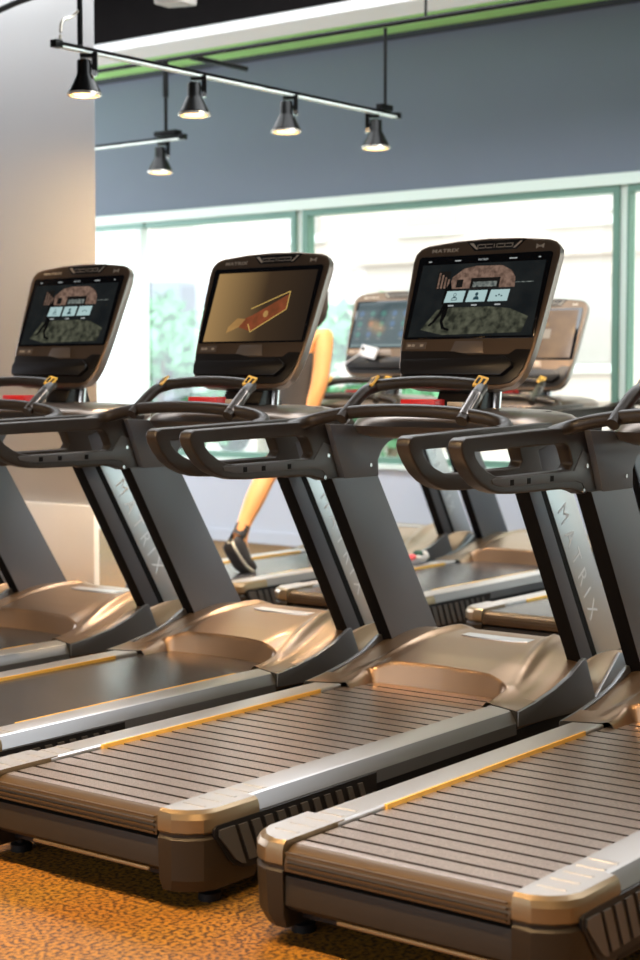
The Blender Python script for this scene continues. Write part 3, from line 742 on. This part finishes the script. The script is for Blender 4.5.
def cpoly(bm, pts, z, mi):
    f = bm.faces.new([bm.verts.new(con(x, y, z)) for x, y in pts]); f.material_index = mi
def crect(bm, x0, x1, y0, y1, z, mi): cpoly(bm, [(x0, y0), (x1, y0), (x1, y1), (x0, y1)], z, mi)
def fin_disp(bm, name, mats):
    for f in bm.faces:
        f.normal_update()
        if f.normal.dot(NV) < 0: f.normal_flip()
    me = bpy.data.meshes.new(name); bm.to_mesh(me); bm.free()
    for m in mats: me.materials.append(m)
    return me
def display_runner():
    bm = bmesh.new(); z = .0034; ms = [D[k] for k in ('night', 'brick', 'doorway', 'sign', 'ground', 'figure', 'word')]
    crect(bm, -.235, .240, -.086, .176, z, 0)
    cpoly(bm, [(-.115, .085), (-.105, .128), (-.065, .158), (-.02, .166), (.08, .164), (.118, .145), (.138, .120), (.142, .085)], z + .0003, 1)
    crect(bm, -.03, .082, .085, .122, z + .0006, 2); crect(bm, -.02, .072, .089, .108, z + .0009, 3)
    crect(bm, -.085, -.06, .090, .118, z + .0006, 2); crect(bm, .142, .21, .10, .103, z + .0006, 3)
    crect(bm, -.165, -.115, .085, .150, z + .0003, 2)
    for i in range(4): crect(bm, -.16 + .013 * i, -.153 + .013 * i, .088, .145 - .008 * i, z + .0006, 1)
    cpoly(bm, [(-.19, -.060), (-.14, .010), (-.08, .018), (.06, .018), (.14, .010), (.215, -.02), (.20, -.075), (-.10, -.080)], z + .0003, 4)
    # running legs silhouette
    for pts in ([(-.116, .030), (-.096, .030), (-.100, -.010), (-.108, -.032), (-.098, -.052), (-.076, -.060), (-.080, -.066), (-.108, -.058), (-.120, -.032), (-.118, -.005)],
                [(-.120, .030), (-.104, .026), (-.122, -.010), (-.142, -.036), (-.158, -.050), (-.164, -.044), (-.150, -.030), (-.132, -.004)],
                [(-.128, .030), (-.094, .030), (-.098, .085), (-.110, .115), (-.124, .085)]): cpoly(bm, pts, z + .0007, 5)
    for x, wd in ((-.215, .012), (-.11, .024), (.10, .030), (.21, .008)): crect(bm, x, x + wd, .186, .190, z, 6)
    for x in (-.10, -.01, .08): crect(bm, x, x + .022, .022, .027, z + .0008, 6)
    return fin_disp(bm, 'display_image', ms)
def display_buttons():
    out = []
    for i, x in enumerate((-.118, -.033, .052)):
        bm = bmesh.new(); z = .0044
        cpoly(bm, [(x - .002, .036), (x + .072, .036), (x + .076, .077), (x + .004, .077)], z, 0)
        c = x + .037
        if i < 2:
            cpoly(bm, [(c - .012, .043), (c + .012, .043), (c + .009, .052), (c + .003, .056), (c - .003, .056), (c - .009, .052)], z + .0003, 1)
            cpoly(bm, [(c + .0065 * math.cos(a * .785), .063 + .007 * math.sin(a * .785)) for a in range(8)], z + .0003, 1)
            if i == 0:
                cpoly(bm, [(c - .009, .045), (c + .009, .045), (c + .006, .051), (c - .006, .051)], z + .0005, 0)
                cpoly(bm, [(c + .0045 * math.cos(a * .785), .063 + .005 * math.sin(a * .785)) for a in range(8)], z + .0005, 0)
        else:
            for k in range(3): crect(bm, c - .012 + k * .01, c - .006 + k * .01, .052 + .004 * (k % 2), .057 + .004 * (k % 2), z + .0003, 1)
        out.append(fin_disp(bm, 'menu_button', [D['button'], D['glyph']]))
    return out
def display_amber():
    bm = bmesh.new(); z = .0034
    crect(bm, -.228, .240, -.088, .188, z, 0)
    a = [(-.015, -.045), (.130, .040), (.150, .085), (.148, .112), (-.01, .030)]
    cpoly(bm, [(-.075, -.030), (-.01, -.05), (.135, .035), (.135, .095), (-.015, .015), (-.07, -.005)], z + .0003, 1)
    cpoly(bm, [(-.125, -.055), (-.07, -.032), (-.045, .0), (-.085, .004), (-.12, -.03)], z + .0005, 3)
    for p, q in (((-.03, .040), (.137, .105)), ((.137, .105), (.137, .035)), ((-.01, -.052), (.137, .035)), ((-.01, -.052), (-.028, -.02))):
        d = Vector((q[0] - p[0], q[1] - p[1])).normalized() * .0018
        cpoly(bm, [(p[0] - d.y, p[1] + d.x), (q[0] - d.y, q[1] + d.x), (q[0] + d.y, q[1] - d.x), (p[0] + d.y, p[1] - d.x)], z + .0007, 2)
    cpoly(bm, [(.045 + .012 * math.cos(k * .785), .018 + .014 * math.sin(k * .785)) for k in range(8)], z + .0007, 3)
    return fin_disp(bm, 'display_image', [D['amber'], D['ad_red'], D['ad_line'], D['ad_glow']])
def display_apps():
    bm = bmesh.new(); z = .0034; crect(bm, -.24, .245, -.088, .198, z, 0); crect(bm, -.235, .238, -.086, -.070, z + .0003, 4)
    rr = random.Random(3)
    for r_ in range(3):
        for c in range(6):
            if r_ == 2 and c == 3: continue
            x = -.20 + c * .078; y = .125 - r_ * .066; mi = rr.choice((1, 1, 1, 2, 2, 3))
            cpoly(bm, [(x + .019 * math.cos(k * .785), y + .019 * math.sin(k * .785)) for k in range(8)], z + .0003, mi)
            crect(bm, x - .014, x + .014, y - .030, y - .027, z + .0003, 5)
    return fin_disp(bm, 'display_image', [D['slate'], D['icon_blue'], D['icon_green'], D['icon_red'], D['bar'], D['word']])
def display_tan():
    bm = bmesh.new(); z = .0034; crect(bm, -.236, .236, -.084, .196, z, 0); crect(bm, -.05, .09, .03, .085, z + .0003, 1); crect(bm, -.03, .07, .10, .12, z + .0003, 2)
    return fin_disp(bm, 'display_image', [D['tan'], D['pale'], D['ad_glow']])
def display_off():
    bm = bmesh.new(); crect(bm, -.236, .236, -.084, .196, .0034, 0); return fin_disp(bm, 'display_image', [D['night']])
DISP = dict(runner=display_runner(), amber=display_amber(), apps=display_apps(), tan=display_tan(), off=display_off()); BTN = display_buttons()
DTEXT = text_me('screen_lettering', 'MATRIX', .010, D['word'], lambda x, y, z: con(x + .0, y + .188, .004 + z), extrude=.0002)

def treadmill(x, y, label, disp, slats, group, dz=0):
    rt = empty('treadmill', (x, y, 0)); tag(rt, label, 'treadmill', group)
    P = lambda n, k, par=rt: place(n, TM[k], par)
    P('deck_frame', 'deck_frame')
    P('running_belt', 'belt_slat' if slats else 'belt_smooth')
    P('roller_guard', 'roller_ribs'); rp = P('rear_panel', 'rear_panel'); P('rear_lip', 'rear_lip', rp)
    mc = P('motor_cover', 'cowl'); P('cover_plate', 'cowl_plate', mc); [P('seam', 'seam' + k, mc) for k in 'LR']
    for k in 'LR':
        r = P('foot_rail', 'rail' + k)
        if k == 'L' or not slats: P('safety_strip', 'yellow' + k, r)['label'] = 'yellow strip along the rail edge'
        c = P('end_cap', 'cap' + k); P('tread_ribs', 'ribs' + k, c)
        P('side_skirt', 'skirt' + k); P('vent_grille', 'vent' + k); P('side_fin', 'fin' + k)
        u = P('upright', 'up' + k); P('groove', 'groove' + k, u); P('silver_panel', 'panel' + k, u)['label'] = 'brushed silver outer panel'; P('lettering', 'text' + k, u)
        P('upright_bracket', 'bracket' + k)
        a = P('handrail', 'arm' + k); P('handrail_plate', 'plate' + k, a); [P('bolt', 'bolt%d%s' % (n_, k), a) for n_ in range(3)]
    for fx, fy in ((.12, .33), (.12, -.33), (1.9, .33), (1.9, -.33)):
        place('levelling_foot', TM['foot'], rt, (fx, fy, 0))
    top = []
    d = P('dash_housing', 'dash'); top.append(d)
    for s in (1, -1): place('cup_holder', TM['cup'], d, (1.86, s * .21, 1.126))
    place('stop_switch', TM['stop'], d, (1.62, .06, 1.138))['label'] = 'red emergency stop bar'
    place('key_clip', TM['key'], d, (1.585, -.085, 1.145))
    cb = P('cross_bar', 'cross'); hb = P('handlebar', 'handlebar'); top += [hb]
    P('grip_plate', 'gripR', hb)['label'] = 'silver metal grip sleeve'
    for k in 'LR': P('pulse_sensor', 'sensor' + k, hb)['label'] = 'yellow pulse sensor plate'
    nk = P('console_neck', 'neck'); [P('neck_post', 'neck_post' + k, nk) for k in 'LR']
    c = P('console', 'console'); top.append(c)
    P('screen', 'glass', c); P('lower_panel', 'lower', c); P('accessory_tray', 'tray', c); P('keypad_plaque', 'plaque', c); P('port_panel', 'usb', c)
    P('key_strip', 'keys_base', c); P('top_keys', 'keys', c); P('lettering', 'ctext', c); P('emblem', 'emblem', c)
    place('display_image', DISP[disp], c)
    if disp == 'runner':
        for b in BTN: place('menu_button', b, c)
        place('screen_lettering', DTEXT, c)
    if dz: c.location.z = dz
    return rt
g1 = 'treadmills in the front row'; g2 = 'treadmills in the back row by the windows'
treadmill(0, 0, 'nearest treadmill at the lower right corner, slatted belt, console cut off by the frame', 'runner', True, g1)
treadmill(.036, .972, 'treadmill in the middle with ribbed slatted belt and dark screen showing three pale buttons', 'runner', True, g1)
treadmill(.083, 1.937, 'treadmill with smooth dark belt and amber screen, left of the middle one', 'amber', False, g1)
treadmill(.085, 2.935, 'treadmill whose console stands in front of the grey pillar', 'runner', False, g1)
treadmill(.10, 3.90, 'farthest treadmill of the front row, mostly outside the left edge', 'off', False, g1)
treadmill(3.27, 3.58, 'back row treadmill with the woman walking on it and app icons on its screen', 'apps', False, g2, .045)
treadmill(3.27, 2.585, 'back row treadmill with tan lit screen, right of the one with app icons', 'tan', False, g2, -.03)
treadmill(3.26, 1.50, 'back row treadmill nearest the right edge, only its rear deck and handrail in view', 'off', False, g2)

# ------------------------------------------------------------------ small things
def bundle():
    rt = empty('gym_bag', (4.50, 2.955, .2405), R(10))
    bm = bmesh.new(); bmesh.ops.create_uvsphere(bm, u_segments=20, v_segments=12, radius=1)
    rr = random.Random(2)
    for v in bm.verts:
        n = .9 + .22 * math.sin(5 * v.co.x + 2 * v.co.z) * math.cos(4 * v.co.y)
        v.co = Vector((v.co.x * .12 * n, v.co.y * .045, max(0, .028 + v.co.z * .035 * n)))
    place('cloth', finish(bm, 'cloth', M['towel'], 60), rt)
    for nm, m, x, z, sc_ in (('red_cap', M['pinkred'], -.10, .045, .022), ('strap', M['dkgreen'], -.02, .055, .026), ('lid', M['phone_white'], .055, .045, .024), ('pocket', M['dkgreen'], .09, .022, .02)):
        bm = bmesh.new(); bmesh.ops.create_uvsphere(bm, u_segments=14, v_segments=8, radius=sc_)
        for v in bm.verts: v.co = Vector((v.co.x * 1.5 + x, v.co.y - .01, v.co.z * .8 + z))
        place(nm, finish(bm, nm, m), rt)
    tag(rt, 'small crumpled grey bag with red and dark green bits on a back row foot rail', 'bag')
bundle()
def phone():
    o = con(-.06, -.135, .045) + Vector((3.27, 3.58, .045))
    rt = empty('phone', o)
    bm = bmesh.new(); box(bm, -.006, .006, -.06, .06, -.034, .034); bevel(bm, .004); bmesh.ops.rotate(bm, verts=bm.verts, matrix=Matrix.Rotation(R(12), 3, 'X'))
    bmesh.ops.rotate(bm, verts=bm.verts, matrix=Matrix.Rotation(R(18), 3, 'Y'))
    place('case', finish(bm, 'phone_case', M['phone_white']), rt)
    bm = bmesh.new(); bmesh.ops.create_uvsphere(bm, u_segments=12, v_segments=8, radius=.009); place('camera_bump', finish(bm, 'camera_bump', M['console_dark']), rt, (-.008, .035, .02))
    tag(rt, 'white phone leaning on the tray of the console with app icons', 'phone')
    pts = [con(-.10, -.14, .052), con(-.15, -.175, .055), con(-.20, -.20, .045), con(-.235, -.20, .035), con(-.26, -.19, .02)]
    b = Vector((3.27, 3.58, .045))
    o2 = place('earphone_cord', tube_me('earphone_cord', smooth_path([p + b for p in pts]), .0045, M['phone_white'], 8)); tag(o2, 'thin white cord hanging from the phone on the console', 'cord')
phone()

# ------------------------------------------------------------------ the walking woman
def skin_obj(name, verts, edges, radii, m, parent, sub=2, root=0):
    me = bpy.data.meshes.new(name); me.from_pydata(verts, edges, []); o = bpy.data.objects.new(name, me); C.objects.link(o)
    sk = o.modifiers.new('skin', 'SKIN'); sk.use_smooth_shade = True
    for i, r in enumerate(radii):
        r = r if isinstance(r, tuple) else (r, r); me.skin_vertices[0].data[i].radius = r; me.skin_vertices[0].data[i].use_root = (i == root)
    ss = o.modifiers.new('sub', 'SUBSURF'); ss.levels = sub; ss.render_levels = sub
    dg = bpy.context.evaluated_depsgraph_get(); dg.update(); m2 = bpy.data.meshes.new_from_object(o.evaluated_get(dg)); bpy.data.objects.remove(o)
    m2.materials.clear(); m2.materials.append(m)
    for p in m2.polygons: p.use_smooth = True
    return place(name, m2, parent)
def woman():
    B = Vector((4.15, 3.58, .229)); rt = empty('person', B)
    tag(rt, 'woman walking away on a back row treadmill in dark tank top, shorts and black trainers', 'person')
    J = dict(pel=(.07, -.01, .82), sp1=(.08, -.01, .94), sp2=(.10, -.01, 1.06), ch=(.12, -.015, 1.165), nk0=(.14, -.02, 1.25), nk1=(.155, -.025, 1.325), hd0=(.165, -.03, 1.385), hd1=(.175, -.03, 1.45), hd2=(.175, -.03, 1.495),
             shR=(.125, -.165, 1.225), elR=(.045, -.190, .975), wrR=(-.02, -.170, .80), shL=(.125, .135, 1.225), elL=(.04, .205, 1.0), wrL=(.20, .19, .89),
             hpR=(.05, -.095, .77), knR=(-.29, -.095, .50), anR=(-.50, -.085, .205), hpL=(.10, .075, .77), knL=(.33, .085, .475), anL=(.37, .08, .095))
    Y = dict(J); rad = dict(pel=(.13, .095), sp1=(.112, .08), sp2=(.115, .08), ch=(.125, .085), nk0=(.062, .055), nk1=(.047, .047), hd0=(.062, .072), hd1=(.075, .088), hd2=(.066, .078),
             shR=.062, elR=.050, wrR=.033, shL=.050, elL=.037, wrL=.024, hpR=.088, knR=.056, anR=.033, hpL=.088, knL=.056, anL=.033)
    mid = dict(cfR=('knR', 'anR', .35, .058, (-.014, 0, -.01)), cfL=('knL', 'anL', .35, .053, (-.015, 0, 0)), fmR=('elR', 'wrR', .35, .045, (0, 0, 0)), fmL=('elL', 'wrL', .35, .034, (0, 0, 0)), bcR=('shR', 'elR', .5, .052, (0, 0, 0)), bcL=('shL', 'elL', .5, .042, (0, 0, 0)), thR=('hpR', 'knR', .45, .076, (0, 0, 0)), thL=('hpL', 'knL', .45, .076, (0, 0, 0)))
    for k, (a, b, t, r, off) in mid.items():
        J[k] = tuple(Vector(J[a]).lerp(Vector(J[b]), t) + Vector(off)); rad[k] = r
    chains = [('pel', 'sp1', 'sp2', 'ch', 'nk0', 'nk1', 'hd0', 'hd1', 'hd2'), ('ch', 'shR', 'bcR', 'elR', 'fmR', 'wrR'), ('ch', 'shL', 'bcL', 'elL', 'fmL', 'wrL'),
              ('pel', 'hpR', 'thR', 'knR', 'cfR', 'anR'), ('pel', 'hpL', 'thL', 'knL', 'cfL', 'anL')]
    # feet
    J['htR'] = (-.545, -.085, .17); J['baR'] = (-.455, -.085, .055); J['toR'] = (-.405, -.085, .022)
    J['htL'] = (.335, .08, .04); J['baL'] = (.48, .085, .03); J['toL'] = (.535, .085, .028)
    for k in ('htR', 'htL'): rad[k] = .030
    for k in ('baR', 'baL'): rad[k] = (.036, .022)
    for k in ('toR', 'toL'): rad[k] = (.028, .016)
    chains += [('anR', 'baR', 'toR'), ('anR', 'htR'), ('anL', 'baL', 'toL'), ('anL', 'htL')]
    # hands: palm + five fingers
    for s, w_, d in (('R', 'wrR', Vector((-.25, .10, -.96))), ('L', 'wrL', Vector((.75, -.10, .15)))):
        d.normalize(); sd = -1 if s == 'R' else 1; wv = Vector(J[w_]); acr = Vector((1, 0, 0)) - d * d.x if s == 'R' else Vector((0, 0, 1)) - d * d.z; acr.normalize(); inn = d.cross(acr).normalized()
        if inn.y * sd > 0: inn = -inn
        J['pm' + s] = tuple(wv + d * .055); rad['pm' + s] = (.030, .016); chains.append((w_, 'pm' + s))
        for f, (off, ln) in enumerate(((-.024, .058), (-.008, .072), (.008, .078), (.024, .070))):
            a = wv + d * .085 + acr * off; b = a + d * ln * .5 + inn * .006; c = b + d * ln * .35 + inn * .022
            for nm, p, r in (('a', a, .0095), ('b', b, .0085), ('c', c, .007)): J['f%d%s%s' % (f, nm, s)] = tuple(p); rad['f%d%s%s' % (f, nm, s)] = r
            chains.append(('pm' + s, 'f%da%s' % (f, s), 'f%db%s' % (f, s), 'f%dc%s' % (f, s)))
        a = wv + d * .035 + acr * .028; b = a + d * .03 + acr * .018 + inn * .01; c = b + d * .026 + acr * .004 + inn * .012
        for nm, p, r in (('a', a, .011), ('b', b, .0095), ('c', c, .008)): J['t' + nm + s] = tuple(p); rad['t' + nm + s] = r
        chains.append((w_, 'ta' + s, 'tb' + s, 'tc' + s))
    names = list(J); ix = {n: i for i, n in enumerate(names)}; ed = []
    for ch in chains: ed += [(ix[a], ix[b]) for a, b in zip(ch, ch[1:])]
    body = skin_obj('body', [J[n] for n in names], ed, [rad[n] for n in names], M['skin'], rt, 2, ix['pel'])
    # face details on the front of the head (she looks along +x)
    bm = bmesh.new(); prism(bm, [(.255, 1.445), (.272, 1.415), (.255, 1.408)], -.041, -.019, 'Y'); bevel(bm, .004, 40)
    bmesh.ops.create_uvsphere(bm, u_segments=10, v_segments=6, radius=.012, matrix=Matrix.Translation((.248, .0, 1.45))); bmesh.ops.create_uvsphere(bm, u_segments=10, v_segments=6, radius=.012, matrix=Matrix.Translation((.248, -.06, 1.45)))
    place('face', finish(bm, 'face', M['skin']), rt)
    # hair
    bm = bmesh.new(); bmesh.ops.create_uvsphere(bm, u_segments=28, v_segments=18, radius=1)
    for v in bm.verts:
        x, y, z = v.co; n = 1 + .05 * math.sin(14 * y + 5 * z) + .04 * math.sin(17 * x + 9 * z)
        lo = max(0, -z); v.co = Vector((.152 + x * .105 * n - .035 * lo, -.03 + y * (.112 + .075 * lo) * n, 1.455 + z * (.10 if z > 0 else .19)))
    for v in bm.verts:
        if v.co.x > .20 and v.co.z < 1.48: v.co.x = .20
    place('hair', finish(bm, 'hair', M['hair'], 70), rt)
    ring = lambda c, rx, ry, k=24: [(c[0] + rx * math.cos(2 * math.pi * i / k), c[1] + ry * math.sin(2 * math.pi * i / k), c[2]) for i in range(k)]
    def loft(name, rings, m, cap=False):
        bm = bmesh.new(); prev = None
        for rg in rings:
            r = [bm.verts.new(p) for p in rg]
            if prev:
                for i in range(len(r)): bm.faces.new([prev[i], prev[(i + 1) % len(r)], r[(i + 1) % len(r)], r[i]])
            prev = r
        return place(name, finish(bm, name, m, 60), rt)
    loft('tank_top', [ring((.07, -.01, .81), .118, .160), ring((.08, -.01, .92), .104, .140), ring((.10, -.01, 1.04), .105, .138), ring((.12, -.015, 1.14), .11, .146), ring((.13, -.015, 1.20), .092, .128), ring((.135, -.02, 1.248), .064, .085)], M['tank'])
    def sleeve(name, pts, rr, m, seg=16):
        bm = bmesh.new(); tube(bm, pts, rr, seg, cap=False); return place(name, finish(bm, name, m, 60), rt)
    loft('shorts', [ring((.07, -.01, .71), .130, .172), ring((.07, -.01, .79), .128, .170), ring((.075, -.01, .86), .115, .152)], M['shorts'])
    for s in 'RL': sleeve('short_leg', [J['hp' + s], tuple(Vector(J['hp' + s]).lerp(Vector(J['kn' + s]), .28)), tuple(Vector(J['hp' + s]).lerp(Vector(J['kn' + s]), .55))], [.105, .10, .092], M['shorts'])
    # shoes and socks
    for s in 'RL':
        an, ht, ba, to = [Vector(J[k + s]) for k in ('an', 'ht', 'ba', 'to')]
        ax = (ba - ht).normalized(); up = Vector((-ax.z, 0, ax.x))
        if up.z < 0: up = -up
        if s == 'R': up = Vector((.62, 0, .78)).normalized() if False else up
        def sec(p, w_, h0, h1, k=14):
            out = []
            for i in range(k):
                a = 2 * math.pi * i / k; c, sn = math.cos(a), math.sin(a)
                out.append(p + Vector((0, 1, 0)) * w_ * c + up * ((h1 if sn > 0 else h0) * abs(sn) ** .6 * (1 if sn > 0 else -1)))
            return out
        hl = ht - ax * .025
        st = [(hl, .018, .015, .02), (hl + ax * .02, .034, .034, .055), (hl + ax * .06, .037, .036, .065), (hl + ax * .11, .036, .034, .05), (ba - ax * .01, .042, .030, .032), (ba + (to - ba) * .5, .042, .026, .028), (to, .034, .020, .022), (to + (to - ba).normalized() * .03, .012, .01, .008)]
        sh = loft('shoe', [sec(*q) for q in st], M['shoe'])
        so = [(q[0] - up * (q[2] + .004), q[1] + .003, .010, .010) for q in st]
        ou = loft('outsole', [sec(q[0] - up * .016, q[1] - .002, .008, .008) for q in so], M['shoe']); ou.parent = sh
        bm = bmesh.new(); prev = None
        for q in so:
            r = [bm.verts.new(p) for p in sec(*q)]
            if prev:
                for i in range(len(r)): bm.faces.new([prev[i], prev[(i + 1) % len(r)], r[(i + 1) % len(r)], r[i]])
            prev = r
        place('sole', finish(bm, 'sole', M['sole'], 60), sh)
        bm = bmesh.new()
        for k in range(4):
            p = hl + ax * (.10 + .02 * k) + up * (.052 - .006 * k); tube(bm, [p + Vector((0, -.022, 0)), p + up * .006, p + Vector((0, .022, 0))], .003, 6)
        place('laces', finish(bm, 'laces', M['lace']), sh)
        sleeve('sock', [tuple(an + (Vector(J['cf' + s]) - an) * .22), tuple(an), tuple(an + (ht - an) * .5)], [.040, .040, .036], M['shoe'])
    return rt
woman()
